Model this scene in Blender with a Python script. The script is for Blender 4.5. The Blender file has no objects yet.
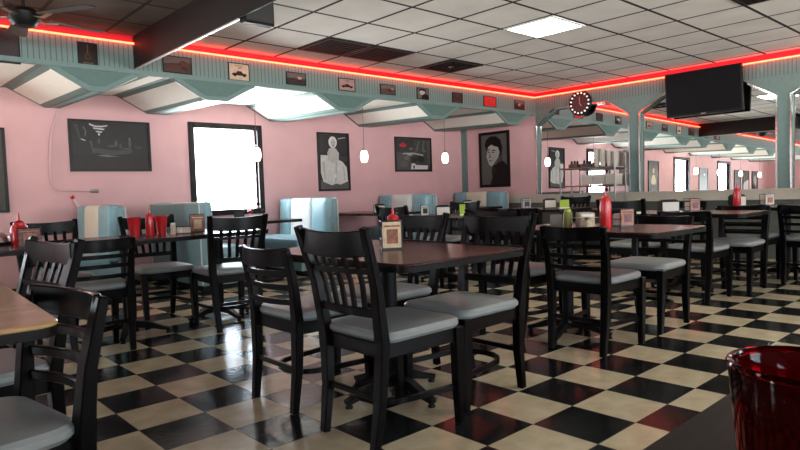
import bpy, bmesh, math, random
from mathutils import Vector, Matrix
random.seed(7)
C = bpy.context.scene.collection
R = math.radians
FT = .3048
CEIL = 2.609
YS, YL, XB, XM = 6.2, 7.84, 8.8, 8.845

# ------------------------------------------------------------------ materials
_mats = {}
def mat(name, col, rough=.5, metal=0, emis=None, es=0, coat=0, trans=0, noise=0, nscale=20, bump=0, bscale=60, ior=1.45, spec=.5):
    if name in _mats: return _mats[name]
    m = bpy.data.materials.new(name); m.use_nodes = True
    nt = m.node_tree; b = nt.nodes['Principled BSDF']
    b.inputs['Base Color'].default_value = (*col, 1)
    b.inputs['Roughness'].default_value = rough
    b.inputs['Metallic'].default_value = metal
    b.inputs['Coat Weight'].default_value = coat
    b.inputs['Coat Roughness'].default_value = .15
    b.inputs['Transmission Weight'].default_value = trans
    b.inputs['IOR'].default_value = ior
    b.inputs['Specular IOR Level'].default_value = spec
    if emis:
        b.inputs['Emission Color'].default_value = (*emis, 1); b.inputs['Emission Strength'].default_value = es
    if noise or bump:
        tc = nt.nodes.new('ShaderNodeTexCoord')
        n = nt.nodes.new('ShaderNodeTexNoise'); n.inputs['Scale'].default_value = nscale; n.inputs['Detail'].default_value = 4
        nt.links.new(tc.outputs['Object'], n.inputs['Vector'])
        if noise:
            cr = nt.nodes.new('ShaderNodeValToRGB')
            cr.color_ramp.elements[0].position = .3; cr.color_ramp.elements[1].position = .7
            cr.color_ramp.elements[0].color = (*[max(0, c*(1-noise)) for c in col], 1)
            cr.color_ramp.elements[1].color = (*[min(1, c*(1+noise)) for c in col], 1)
            nt.links.new(n.outputs['Fac'], cr.inputs['Fac']); nt.links.new(cr.outputs['Color'], b.inputs['Base Color'])
        if bump:
            n2 = nt.nodes.new('ShaderNodeTexNoise'); n2.inputs['Scale'].default_value = bscale
            nt.links.new(tc.outputs['Object'], n2.inputs['Vector'])
            bp = nt.nodes.new('ShaderNodeBump'); bp.inputs['Strength'].default_value = bump; bp.inputs['Distance'].default_value = .01
            nt.links.new(n2.outputs['Fac'], bp.inputs['Height']); nt.links.new(bp.outputs['Normal'], b.inputs['Normal'])
    _mats[name] = m
    return m

def nodes_of(m): return m.node_tree, m.node_tree.nodes['Principled BSDF']
def math_node(nt, op, a=None, b=None, v=None):
    n = nt.nodes.new('ShaderNodeMath'); n.operation = op
    if a is not None: nt.links.new(a, n.inputs[0])
    if b is not None: nt.links.new(b, n.inputs[1])
    if v is not None: n.inputs[1].default_value = v
    return n.outputs[0]

def floor_material():
    m = mat('checker_tile', (.5,.5,.5), rough=.16, spec=.36); nt, b = nodes_of(m)
    g = nt.nodes.new('ShaderNodeNewGeometry'); s = nt.nodes.new('ShaderNodeSeparateXYZ')
    nt.links.new(g.outputs['Position'], s.inputs[0])
    x = math_node(nt, 'DIVIDE', s.outputs[0], v=FT); y = math_node(nt, 'DIVIDE', s.outputs[1], v=FT)
    x = math_node(nt, 'ADD', x, v=40.0); y = math_node(nt, 'ADD', y, v=39.94)
    par = math_node(nt, 'MODULO', math_node(nt, 'ADD', math_node(nt, 'FLOOR', x), math_node(nt, 'FLOOR', y)), v=2.0)
    def tile_noise(sc, c0, c1):
        n = nt.nodes.new('ShaderNodeTexNoise'); n.inputs['Scale'].default_value = sc; n.inputs['Detail'].default_value = 6
        nt.links.new(g.outputs['Position'], n.inputs['Vector'])
        cr = nt.nodes.new('ShaderNodeValToRGB'); cr.color_ramp.elements[0].position = .3; cr.color_ramp.elements[1].position = .72
        cr.color_ramp.elements[0].color = (*c0, 1); cr.color_ramp.elements[1].color = (*c1, 1)
        nt.links.new(n.outputs['Fac'], cr.inputs['Fac']); return cr.outputs['Color']
    light = tile_noise(9, (.43,.365,.235), (.57,.495,.34)); dark = tile_noise(7, (.004,.0045,.005), (.012,.014,.0145))
    mx = nt.nodes.new('ShaderNodeMix'); mx.data_type = 'RGBA'
    nt.links.new(par, mx.inputs[0]); nt.links.new(light, mx.inputs[6]); nt.links.new(dark, mx.inputs[7])
    def edge(v):   # distance to the nearest joint
        f = math_node(nt, 'FRACT', v); return math_node(nt, 'MINIMUM', f, math_node(nt, 'SUBTRACT', math_node(nt, 'ADD', math_node(nt, 'MULTIPLY', f, v=0.0), v=1.0), f))
    e = math_node(nt, 'MINIMUM', edge(x), edge(y)); j = math_node(nt, 'LESS_THAN', e, v=.006)
    mj = nt.nodes.new('ShaderNodeMix'); mj.data_type = 'RGBA'; mj.inputs[7].default_value = (.09,.08,.065,1)
    nt.links.new(j, mj.inputs[0]); nt.links.new(mx.outputs[2], mj.inputs[6]); nt.links.new(mj.outputs[2], b.inputs['Base Color'])
    n = nt.nodes.new('ShaderNodeTexNoise'); n.inputs['Scale'].default_value = 26; n.inputs['Detail'].default_value = 2
    nt.links.new(g.outputs['Position'], n.inputs['Vector'])
    n3 = nt.nodes.new('ShaderNodeTexNoise'); n3.inputs['Scale'].default_value = 5; nt.links.new(g.outputs['Position'], n3.inputs['Vector'])
    rr = nt.nodes.new('ShaderNodeMapRange'); rr.inputs[3].default_value = .10; rr.inputs[4].default_value = .26
    nt.links.new(n3.outputs['Fac'], rr.inputs[0]); nt.links.new(rr.outputs[0], b.inputs['Roughness'])
    bp = nt.nodes.new('ShaderNodeBump'); bp.inputs['Strength'].default_value = .10; bp.inputs['Distance'].default_value = .01
    nt.links.new(n.outputs['Fac'], bp.inputs['Height']); nt.links.new(bp.outputs['Normal'], b.inputs['Normal'])
    return m

def ceiling_material(name, ca, cb):
    m = mat(name, (.5,.5,.5), rough=.85, spec=.2); nt, b = nodes_of(m)
    g = nt.nodes.new('ShaderNodeNewGeometry'); s = nt.nodes.new('ShaderNodeSeparateXYZ')
    nt.links.new(g.outputs['Position'], s.inputs[0])
    def edge(o, off):
        v = math_node(nt, 'FRACT', math_node(nt, 'DIVIDE', math_node(nt, 'ADD', o, v=61.0-off), v=.61))
        return math_node(nt, 'MINIMUM', v, math_node(nt, 'SUBTRACT', math_node(nt, 'ADD', math_node(nt, 'MULTIPLY', v, v=0.0), v=1.0), v))
    e = math_node(nt, 'MINIMUM', edge(s.outputs[0], 3.76), edge(s.outputs[1], 3.88))
    j = math_node(nt, 'LESS_THAN', e, v=.027)
    n = nt.nodes.new('ShaderNodeTexNoise'); n.inputs['Scale'].default_value = 3; n.inputs['Detail'].default_value = 8
    nt.links.new(g.outputs['Position'], n.inputs['Vector'])
    cr = nt.nodes.new('ShaderNodeValToRGB'); cr.color_ramp.elements[0].position = .3; cr.color_ramp.elements[1].position = .7
    cr.color_ramp.elements[0].color = (*ca,1); cr.color_ramp.elements[1].color = (*cb,1)
    nt.links.new(n.outputs['Fac'], cr.inputs['Fac'])
    mj = nt.nodes.new('ShaderNodeMix'); mj.data_type = 'RGBA'; mj.inputs[7].default_value = (.035,.028,.024,1)
    nt.links.new(j, mj.inputs[0]); nt.links.new(cr.outputs['Color'], mj.inputs[6]); nt.links.new(mj.outputs[2], b.inputs['Base Color'])
    n2 = nt.nodes.new('ShaderNodeTexNoise'); n2.inputs['Scale'].default_value = 120
    nt.links.new(g.outputs['Position'], n2.inputs['Vector'])
    bp = nt.nodes.new('ShaderNodeBump'); bp.inputs['Strength'].default_value = .3; bp.inputs['Distance'].default_value = .004
    nt.links.new(n2.outputs['Fac'], bp.inputs['Height']); nt.links.new(bp.outputs['Normal'], b.inputs['Normal'])
    return m

def beadboard_material(name, col, axis):
    m = mat(name, col, rough=.5); nt, b = nodes_of(m)
    g = nt.nodes.new('ShaderNodeNewGeometry'); s = nt.nodes.new('ShaderNodeSeparateXYZ')
    nt.links.new(g.outputs['Position'], s.inputs[0])
    f = math_node(nt, 'FRACT', math_node(nt, 'DIVIDE', math_node(nt, 'ADD', s.outputs[axis], v=20.0), v=.045))
    j = math_node(nt, 'LESS_THAN', f, v=.2)
    mj = nt.nodes.new('ShaderNodeMix'); mj.data_type = 'RGBA'; mj.inputs[6].default_value = (*col, 1)
    mj.inputs[7].default_value = (*[c*.45 for c in col], 1)
    nt.links.new(j, mj.inputs[0]); nt.links.new(mj.outputs[2], b.inputs['Base Color'])
    return m

def wood_material(name, c0, c1, rough, axis_scale=(2, 18, 2), coat=.3):
    m = mat(name, c0, rough=rough, coat=coat); nt, b = nodes_of(m)
    tc = nt.nodes.new('ShaderNodeTexCoord'); mp = nt.nodes.new('ShaderNodeMapping'); mp.inputs['Scale'].default_value = axis_scale
    n = nt.nodes.new('ShaderNodeTexNoise'); n.inputs['Scale'].default_value = 3; n.inputs['Detail'].default_value = 8
    nt.links.new(tc.outputs['Object'], mp.inputs[0]); nt.links.new(mp.outputs[0], n.inputs['Vector'])
    cr = nt.nodes.new('ShaderNodeValToRGB'); cr.color_ramp.elements[0].position = .35; cr.color_ramp.elements[1].position = .7
    cr.color_ramp.elements[0].color = (*c0, 1); cr.color_ramp.elements[1].color = (*c1, 1)
    nt.links.new(n.outputs['Fac'], cr.inputs['Fac']); nt.links.new(cr.outputs['Color'], b.inputs['Base Color'])
    return m

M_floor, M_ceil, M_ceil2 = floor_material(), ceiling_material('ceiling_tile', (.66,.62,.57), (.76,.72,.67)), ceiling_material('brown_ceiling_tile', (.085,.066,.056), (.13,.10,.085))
TEAL = (.125,.195,.180)
M_bead_x = beadboard_material('teal_beadboard_left', TEAL, 0)
M_bead_y = beadboard_material('teal_beadboard_back', TEAL, 1)
M_teal = mat('teal_paint', TEAL, .5, noise=.06)
M_teal_deep = mat('deep_teal_paint', (.075,.140,.122), .5, noise=.05)
M_teal_pale = mat('pale_teal_paint', (.30,.47,.46), .5)
M_cream = mat('cream_panel', (.86,.81,.74), .6, noise=.03)
M_pink = mat('pink_plaster', (.66,.385,.395), .75, noise=.05, nscale=2.5, bump=.08, bscale=90)
M_beige = mat('beige_ledge_paint', (.50,.46,.37), .55, noise=.04)
M_wain = mat('dark_wainscot', (.075,.085,.07), .6, noise=.15, nscale=6)
M_black = mat('black_lacquer', (.0022,.0018,.0017), .28, coat=0, spec=.13, noise=.25, nscale=14)
M_dkwood = wood_material('dark_walnut_top', (.020,.009,.007), (.040,.018,.013), .24, coat=0); M_dkwood.node_tree.nodes['Principled BSDF'].inputs['Specular IOR Level'].default_value = .35
M_dkwood2 = wood_material('near_table_top', (.011,.0085,.007), (.020,.016,.013), .5, coat=0); M_dkwood2.node_tree.nodes['Principled BSDF'].inputs['Specular IOR Level'].default_value = .12
M_honey_glow = wood_material('honey_glow_table_top', (.36,.215,.085), (.41,.25,.105), .26, axis_scale=(1.2,6,1))  # golden reflection of the warm wall is put into the base colour
M_edge = mat('black_table_edge', (.005,.004,.004), .4, spec=.15)
M_iron = mat('black_cast_iron', (.004,.004,.004), .5, bump=.1, spec=.2)
M_vinyl = mat('grey_vinyl', (.25,.275,.265), .38, noise=.08, nscale=9, bump=.12, bscale=14)
M_vblue = mat('light_blue_vinyl', (.24,.42,.47), .38, noise=.05, bump=.06, bscale=8)
M_vteal = mat('teal_booth_back', (.22,.35,.37), .45, noise=.05)
M_vcream = mat('cream_vinyl', (.80,.74,.60), .4, noise=.03)
M_pipe = mat('pale_piping', (.62,.66,.64), .4)
M_frame = mat('black_frame', (.007,.006,.006), .35, spec=.2)
M_chrome = mat('chrome', (.75,.75,.76), .12, metal=1)
M_steel = mat('shelf_steel', (.42,.42,.42), .42, metal=1)
M_red = mat('red_plastic', (.50,.008,.012), .28, coat=.3)
M_redcup = mat('red_tumbler', (.45,.012,.016), .25, coat=.3)
M_white = mat('white_plastic', (.75,.75,.72), .4)
M_beam = mat('black_beam_paint', (.011,.008,.0075), .6, noise=.2, spec=.2)
M_silver = mat('silver_trim', (.36,.36,.36), .45, metal=.5)
M_tv = mat('tv_plastic', (.005,.005,.006), .35, spec=.12)
M_screen = mat('dark_screen', (.005,.004,.005), .3, spec=.05)
M_neon = mat('neon_tube', (.9,.2,.1), .3, emis=(1,.055,.022), es=14)
M_neon_holder = mat('neon_clip', (.4,.4,.4), .4)
M_fix = mat('light_diffuser', (.9,.9,.88), .5, emis=(1,.93,.82), es=16)
M_shade = mat('opal_glass', (.9,.88,.82), .4, emis=(1,.82,.60), es=4)
M_shade_b = mat('opal_glass_bright', (.9,.88,.82), .4, emis=(1,.72,.45), es=45)
M_wire = mat('black_wire', (.01,.01,.01), .4)
M_mirror = mat('mirror_glass', (.93,.95,.94), .0, metal=1)
M_paper = mat('paper', (.72,.68,.6), .7)
M_green = mat('lime_card', (.36,.52,.04), .6)
M_brownm = mat('menu_print', (.28,.085,.035), .35, noise=.5, nscale=40)
M_tan = mat('menu_cream_print', (.62,.45,.26), .35, noise=.15, nscale=50)
M_sugar = mat('sugar_packets', (.66,.58,.48), .6, noise=.25, nscale=60)
M_glass = mat('clear_glass', (.95,.95,.95), .03, trans=1)

# ------------------------------------------------------------------ mesh helpers
def BM(): return bmesh.new()
def add_box(bm, x0, x1, y0, y1, z0, z1, mi=0):
    vs = [bm.verts.new((x, y, z)) for z in (z0, z1) for x, y in ((x0,y0),(x1,y0),(x1,y1),(x0,y1))]
    for f in ((3,2,1,0),(4,5,6,7),(0,1,5,4),(1,2,6,5),(2,3,7,6),(3,0,4,7)):
        bm.faces.new([vs[i] for i in f]).material_index = mi
def add_bar(bm, pts, w, d=None, up=(0,0,1), mi=0):
    """rectangular sweep; w across, d along 'up'; w/d scalars or per-point lists"""
    pts = [Vector(p) for p in pts]; n = len(pts); d = d if d is not None else w
    W = w if isinstance(w, (list, tuple)) else [w]*n; D = d if isinstance(d, (list, tuple)) else [d]*n
    rings = []
    for i, p in enumerate(pts):
        t = (pts[min(i+1, n-1)]-pts[max(i-1, 0)]).normalized(); s = t.cross(Vector(up))
        if s.length < 1e-4: s = t.cross(Vector((1,0,0)))
        s.normalize(); u = s.cross(t).normalized()
        rings.append([bm.verts.new(p+s*a*W[i]/2+u*b*D[i]/2) for a, b in ((-1,-1),(1,-1),(1,1),(-1,1))])
    for a, b in zip(rings, rings[1:]):
        for k in range(4): bm.faces.new((a[k], a[(k+1)%4], b[(k+1)%4], b[k])).material_index = mi
    bm.faces.new(rings[0][::-1]).material_index = mi; bm.faces.new(rings[-1]).material_index = mi
def add_tube(bm, pts, r, seg=8, mi=0, closed=False):
    pts = [Vector(p) for p in pts]; n = len(pts); rings = []
    RR = r if isinstance(r, (list, tuple)) else [r]*n
    ref = None
    for i, p in enumerate(pts):
        if closed: t = (pts[(i+1)%n]-pts[i-1]).normalized()
        else: t = (pts[min(i+1, n-1)]-pts[max(i-1, 0)]).normalized()
        if ref is None: ref = Vector((0,0,1)) if abs(t.z) < .9 else Vector((1,0,0))
        s = t.cross(ref).normalized(); u = s.cross(t).normalized(); ref = u
        rings.append([bm.verts.new(p+(s*math.cos(2*math.pi*k/seg)+u*math.sin(2*math.pi*k/seg))*RR[i]) for k in range(seg)])
    prs = list(zip(rings, rings[1:])) + ([(rings[-1], rings[0])] if closed else [])
    for a, b in prs:
        for k in range(seg):
            f = bm.faces.new((a[k], a[(k+1)%seg], b[(k+1)%seg], b[k])); f.smooth = True; f.material_index = mi
    if not closed:
        bm.faces.new(rings[0][::-1]).material_index = mi; bm.faces.new(rings[-1]).material_index = mi
def add_lathe(bm, prof, c=(0,0,0), seg=20, mi=0, axis='z', close=False):
    """prof: (radius, height) list"""
    rings = []
    for r, h in prof:
        ring = []
        for k in range(seg):
            a = 2*math.pi*k/seg; x, y = max(r, 1e-4)*math.cos(a), max(r, 1e-4)*math.sin(a)
            p = (x, y, h) if axis == 'z' else ((h, x, y) if axis == 'x' else (x, h, y))
            ring.append(bm.verts.new(Vector(c)+Vector(p)))
        rings.append(ring)
    pr = list(zip(rings, rings[1:])) + ([(rings[-1], rings[0])] if close else [])
    for a, b in pr:
        for k in range(seg):
            f = bm.faces.new((a[k], a[(k+1)%seg], b[(k+1)%seg], b[k])); f.smooth = True; f.material_index = mi
    if not close:
        bm.faces.new(rings[0][::-1]).material_index = mi; bm.faces.new(rings[-1]).material_index = mi
def add_prism(bm, poly, fn, t, mi=0):
    """poly 2D list; fn(a, b, depth) -> 3D point; t thickness"""
    A = [bm.verts.new(fn(a, b, 0)) for a, b in poly]; B = [bm.verts.new(fn(a, b, t)) for a, b in poly]
    n = len(poly)
    bm.faces.new(A).material_index = mi; bm.faces.new(B[::-1]).material_index = mi
    for k in range(n): bm.faces.new((A[k], B[k], B[(k+1)%n], A[(k+1)%n])).material_index = mi
def rounded(x0, x1, y0, y1, r, seg=5):
    out = []
    for cx, cy, a0 in ((x1-r,y1-r,0),(x0+r,y1-r,90),(x0+r,y0+r,180),(x1-r,y0+r,270)):
        for k in range(seg+1):
            a = R(a0+90*k/seg); out.append((cx+r*math.cos(a), cy+r*math.sin(a)))
    return out
def add_cushion(bm, x0, x1, y0, y1, z0, z1, r=.05, mi=0, fn=None, crown=.012):
    """rounded slab with soft rim and a slightly crowned top"""
    fn = fn or (lambda a, b, c: (a, b, c)); h = z1-z0; rings = []
    for ins, z in ((.012, z0), (0, z0+h*.3), (0, z0+h*.65), (.010, z0+h*.9), (.03, z1), (.09, z1+crown*.7)):
        rr = max(.01, r-ins*.5)
        rings.append([bm.verts.new(fn(a, b, z)) for a, b in rounded(x0+ins, x1-ins, y0+ins, y1-ins, rr)])
    n = len(rings[0])
    for a, b in zip(rings, rings[1:]):
        for k in range(n):
            f = bm.faces.new((a[k], a[(k+1)%n], b[(k+1)%n], b[k])); f.smooth = True; f.material_index = mi
    bm.faces.new(rings[0][::-1]).material_index = mi
    f = bm.faces.new(rings[-1]); f.material_index = mi; f.smooth = True

def obj(name, bm, mats, parent=None, bevel=0, loc=None, seg=1):
    bmesh.ops.recalc_face_normals(bm, faces=bm.faces)
    if bevel:
        es = [e for e in bm.edges if len(e.link_faces) == 2 and e.calc_face_angle(0) > R(40)]
        bmesh.ops.bevel(bm, geom=es, offset=bevel, segments=seg, affect='EDGES', profile=.6, clamp_overlap=True)
    me = bpy.data.meshes.new(name); bm.to_mesh(me); bm.free()
    me.shade_smooth(); me.set_sharp_from_angle(angle=R(32))
    for m in (mats if isinstance(mats, (list, tuple)) else [mats]): me.materials.append(m)
    o = bpy.data.objects.new(name, me); C.objects.link(o)
    if parent: o.parent = parent
    if loc: o.location = loc
    return o
def tag(o, label, cat, group=None):
    o['label'] = label; o['category'] = cat
    if group: o['group'] = group
    return o
def thing(name, label, cat, loc=(0,0,0), rz=0, group=None):
    o = bpy.data.objects.new(name, None); C.objects.link(o); o.empty_display_size = .1
    o.location = loc; o.rotation_euler = (0, 0, R(rz)); tag(o, label, cat, group); return o
def struct(name, bm, mats, bevel=0):
    o = obj(name, bm, mats, bevel=bevel); o['kind'] = 'structure'; return o
def dup(root, label, loc=None, rz=None, group=None):
    r = root.copy(); C.objects.link(r); r['label'] = label
    if loc is not None: r.location = loc
    if rz is not None: r.rotation_euler = (0, 0, R(rz))
    if group: r['group'] = group
    for ch in list(root.children):
        c = ch.copy(); C.objects.link(c); c.parent = r
        for g in ch.children:
            d = g.copy(); C.objects.link(d); d.parent = c
    return r

# ------------------------------------------------------------------ room shell
XF, YR = -8.4, -4.0
bm = BM(); add_box(bm, XF-.2, XB+.3, YR-.2, YL+.2, -.1, 0); struct('floor', bm, M_floor)
bm = BM(); add_box(bm, 2.2, XB, YR, YS, CEIL, CEIL+.08); struct('ceiling', bm, M_ceil)
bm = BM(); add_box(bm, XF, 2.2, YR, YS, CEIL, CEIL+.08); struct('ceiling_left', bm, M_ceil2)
# left wall with window openings
WINS = [(3.50, 4.43, .86, 1.96), (-1.24, -.30, .86, 1.96), (-4.50, -3.55, .86, 1.96)]
bm = BM(); xs = XF
for x0, x1, z0, z1 in sorted(WINS):
    add_box(bm, xs, x0, YL, YL+.15, 0, 2.5); add_box(bm, x0, x1, YL, YL+.15, 0, z0); add_box(bm, x0, x1, YL, YL+.15, z1, 2.5); xs = x1
add_box(bm, xs, XB+.2, YL, YL+.15, 0, 2.5)
struct('wall_left', bm, M_pink)
bm = BM(); add_box(bm, XB, XB+.15, YS-.03, YL, .0, 2.5); struct('wall_back', bm, M_pink)
bm = BM(); add_box(bm, XB+.10, XB+.25, YR, YS, 0, CEIL); struct('wall_mirror_backing', bm, M_wain)
bm = BM()
fw = (4.9, 5.9, .3, 1.95)   # window opening in the far end wall
add_box(bm, XF-.15, XF, YR, fw[0], 0, CEIL); add_box(bm, XF-.15, XF, fw[1], YL, 0, CEIL)
add_box(bm, XF-.15, XF, fw[0], fw[1], 0, fw[2]); add_box(bm, XF-.15, XF, fw[0], fw[1], fw[3], CEIL)
struct('wall_far', bm, M_pink)
bm = BM(); FILL_WINS = [(-3.6,-2.0), (.6,2.2), (4.8,6.4)]; xs = XF  # window openings added in this unseen wall to brighten the room
for x0, x1 in FILL_WINS:
    add_box(bm, xs, x0, YR-.15, YR, 0, CEIL); add_box(bm, x0, x1, YR-.15, YR, 0, .75); add_box(bm, x0, x1, YR-.15, YR, 2.05, CEIL); xs = x1
add_box(bm, xs, XB+.25, YR-.15, YR, 0, CEIL); struct('wall_right', bm, M_pink)

# folded booth ceiling
ZH, ZL = 2.248, 2.055
PROF = [(1.41,ZH),(1.77,ZL),(1.92,ZL),(2.28,ZH),(2.55,ZH),(2.91,ZL),(3.16,ZL),(3.52,ZH),(4.28,ZH),(4.65,ZL),(4.90,ZL),(5.27,ZH),(5.98,ZH),(6.30,ZL),(6.54,ZL),(6.93,ZH),(7.71,ZH),(8.05,ZL),(8.30,ZL),(8.66,ZH),(8.8,ZH)]
x = 1.41; pre = []
while x > XF+1.8:
    pre += [(x-.72, ZH), (x-1.06, ZL), (x-1.30, ZL), (x-1.65, ZH)] if False else [(x, ZH)]
    pre += [(x-.74, ZH), (x-1.09, ZL), (x-1.33, ZL)]
    x -= 1.68
pre += [(x, ZH), (XF, ZH)]
pre = pre[1:]
PROF = pre[::-1] + PROF
bm = BM()
RISE = .05
def soff(x, z, s): return (x, YS + (YL-YS)*s, z + RISE*s)
for (xa, za), (xb, zb) in zip(PROF, PROF[1:]):
    L = math.hypot(xb-xa, zb-za)
    if L < .02: continue
    low = za < ZL+.01 and zb < ZL+.01
    if low: cuts = [(0, .3, 1), (.3, .7, 2), (.7, 1, 1)]
    else: b = min(.06/L, .3); cuts = [(0, b, 1), (b, 1-b, 0), (1-b, 1, 1)]
    for u0, u1, mi in cuts:
        p = [(xa+(xb-xa)*u, za+(zb-za)*u) for u in (u0, u1)]
        S = [(0, 1, mi)] if mi else [(0, .97, 0), (.97, 1, 1)]
        for s0, s1, m_ in S:
            lo = [bm.verts.new(soff(*p[0], s0)), bm.verts.new(soff(*p[1], s0)), bm.verts.new(soff(*p[1], s1)), bm.verts.new(soff(*p[0], s1))]
            hi = [bm.verts.new(v.co+Vector((0,0,.03))) for v in lo]
            bm.faces.new(lo).material_index = m_; bm.faces.new(hi[::-1]).material_index = m_
            for k in range(4): bm.faces.new((lo[k], hi[k], hi[(k+1)%4], lo[(k+1)%4])).material_index = m_
struct('ceiling_booths', bm, [M_cream, M_teal, M_teal_pale])
bm = BM(); add_box(bm, XF, XB+.25, YS-.02, YL+.15, 2.6, 2.68); struct('ceiling_upper', bm, M_teal)
# fascia: beadboard band and hanging panels
bm = BM(); add_box(bm, XF, XB, YS-.03, YS, 2.285, CEIL); struct('trim_1', bm, M_bead_x)
bm = BM(); add_box(bm, XF, XB, YS-.045, YS, ZH, 2.292); struct('trim_2', bm, M_teal)
lows = [(PROF[i], PROF[i+1]) for i in range(len(PROF)-1) if PROF[i][1] < ZL+.01 and PROF[i+1][1] < ZL+.01]
bmA = BM(); bmB = BM()
for (a, _), (b, _) in lows:
    i = [k for k, p in enumerate(PROF) if p[0] == a][0]
    h0, h1 = PROF[i-1][0], PROF[i+2][0] if i+2 < len(PROF) else b+.3
    add_prism(bmA, [(h0, ZH+.01), (h1, ZH+.01), (b, ZL), (a, ZL)], lambda u, v, d: (u, YS-.03+d, v), .03)
    add_prism(bmB, [(h0+.12, ZH-.005), (h1-.12, ZH-.005), (b-.015, ZL+.045), (a+.015, ZL+.045)], lambda u, v, d: (u, YS-.038+d, v), .008)
struct('trim_3', bmA, M_teal); struct('trim_4', bmB, M_teal_deep)

# mirror wall on the back side: teal frieze with hexagon headed openings
OPEN = [(6.16, 4.50, 5.80, 4.85), (4.34, 2.54, 3.93, 2.93), (2.38, .58, 1.97, .97), (.42, -1.38, .01, -.99), (-1.54, -3.4, -1.95, -3.0)]
ZO, ZT = 2.07, 2.305
bm = BM()
fb = lambda u, v, d: (XB+d, u, v)
for yl, yr, cl, cr in OPEN:
    add_prism(bm, [(yl, ZO), (cl, ZT), (cl, 2.32), (yl, 2.32)], fb, .05)
    add_prism(bm, [(cr, ZT), (yr, ZO), (yr, 2.32), (cr, 2.32)], fb, .05)
    add_prism(bm, [(cl, ZT), (cr, ZT), (cr, 2.32), (cl, 2.32)], fb, .05)
ys = YS-.03
for yl, yr, cl, cr in OPEN + [(YR, YR, YR, YR)]:
    add_prism(bm, [(ys, .9), (ys, 2.32), (yl, 2.32), (yl, .9)], fb, .05); ys = yr
struct('trim_5', bm, M_teal)
bm = BM(); add_box(bm, XB, XB+.05, YR, YS-.03, 2.32, CEIL); struct('trim_6', bm, M_bead_y)
for i, (yl, yr, cl, cr) in enumerate(OPEN):
    bm = BM(); dx = .0
    # each pane hangs with its top a touch back
    tl = math.tan(R(.75)); f = lambda y, z: (XM+(z-1.0)*tl, y, z)
    vs = [bm.verts.new(f(y, z)) for y, z in ((yl+.03,.88),(yr-.03,.88),(yr-.03,2.34),(yl+.03,2.34))]
    bk = [bm.verts.new(v.co+Vector((.006,0,0))) for v in vs]
    bm.faces.new(vs); bm.faces.new(bk[::-1])
    for k in range(4): bm.faces.new((vs[k], bk[k], bk[(k+1)%4], vs[(k+1)%4]))
    o = struct('window_%d' % (10+i), bm, M_mirror); o.name = 'wall_mirror_pane'; 
    bm = BM(); q = [(yl,.9),(yl,ZO),(cl,ZT),(cr,ZT),(yr,ZO),(yr,.9)]
    for (a, z0), (b, z1) in zip(q, q[1:]):
        add_bar(bm, [(XB-.008, a, z0), (XB-.008, b, z1)], .022, .022, up=(1,0,0))
    struct('trim_%d' % (20+i), bm, M_chrome)
# ledge and wainscot
bm = BM(); add_box(bm, XB-.06, XB, YR, YS-.03, .765, .9); add_box(bm, XB-.09, XB-.02, YR, YS-.03, .885, .905)
add_box(bm, XB-.05, XB, YS-.03, 7.3, .765, .9); struct('trim_7', bm, M_beige)
bm = BM(); add_box(bm, XB-.03, XB, YR, 7.3, 0, .765); struct('trim_8', bm, M_wain)
bm = BM(); add_box(bm, XF, XB, YL-.015, YL, 0, .1); struct('baseboard_left', bm, M_frame)
bm = BM(); add_box(bm, XB-.035, XB-.0, YL-.12, YL-.0, .0, 2.2); struct('trim_9', bm, M_teal)

# windows
def window(n, x0, x1, z0, z1):
    bm = BM(); w = .075; y0, y1 = YL-.03, YL+.08
    add_box(bm, x0-w, x0, y0, y1, z0-w, z1+w); add_box(bm, x1, x1+w, y0, y1, z0-w, z1+w)
    add_box(bm, x0, x1, y0, y1, z1, z1+w); add_box(bm, x0, x1, y0, y1, z0-w, z0)
    add_box(bm, x0, x1, YL+.02, YL+.05, z0+.05, z0+.065)
    o = struct('window_%d' % n, bm, M_frame, bevel=.004); o.name = 'window_%d' % n
    bm = BM(); add_box(bm, x0, x1, YL+.06, YL+.064, z0, z1); g = obj('glass', bm, M_pane, o)
    bm = BM(); add_box(bm, x0+.02, x1-.02, YL+.0, YL+.02, z0+.10, z0+.115); obj('blind_rail', bm, M_white, o)
    return o
M_pane = bpy.data.materials.new('window_pane'); M_pane.use_nodes = True
nt = M_pane.node_tree; nt.nodes.clear(); out = nt.nodes.new('ShaderNodeOutputMaterial'); mx = nt.nodes.new('ShaderNodeMixShader')
tr = nt.nodes.new('ShaderNodeBsdfTransparent'); gl = nt.nodes.new('ShaderNodeBsdfGlossy'); gl.inputs['Roughness'].default_value = .02
mx.inputs[0].default_value = .06; nt.links.new(tr.outputs[0], mx.inputs[1]); nt.links.new(gl.outputs[0], mx.inputs[2]); nt.links.new(mx.outputs[0], out.inputs[0])
for i, w in enumerate(WINS): window(i+1, *w)
bm = BM(); w = .07
for a in ((fw[0]-w, fw[0], fw[2]-w, fw[3]+w), (fw[1], fw[1]+w, fw[2]-w, fw[3]+w), (fw[0], fw[1], fw[3], fw[3]+w), (fw[0], fw[1], fw[2]-w, fw[2])):
    add_box(bm, XF-.05, XF+.03, *a)
struct('window_4', bm, M_frame)

M_neon_glow = mat('neon_glow_paint', (.45,.002,.02), .5)  # the neon's red glow, painted as strips above the tubes
bm = BM(); add_box(bm, XF, XB, YS-.036, YS-.028, 2.553, CEIL); struct('trim_10', bm, M_neon_glow)
bm = BM(); add_box(bm, XB-.006, XB, YR, YS-.036, 2.545, CEIL); struct('trim_11', bm, M_neon_glow)
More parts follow.
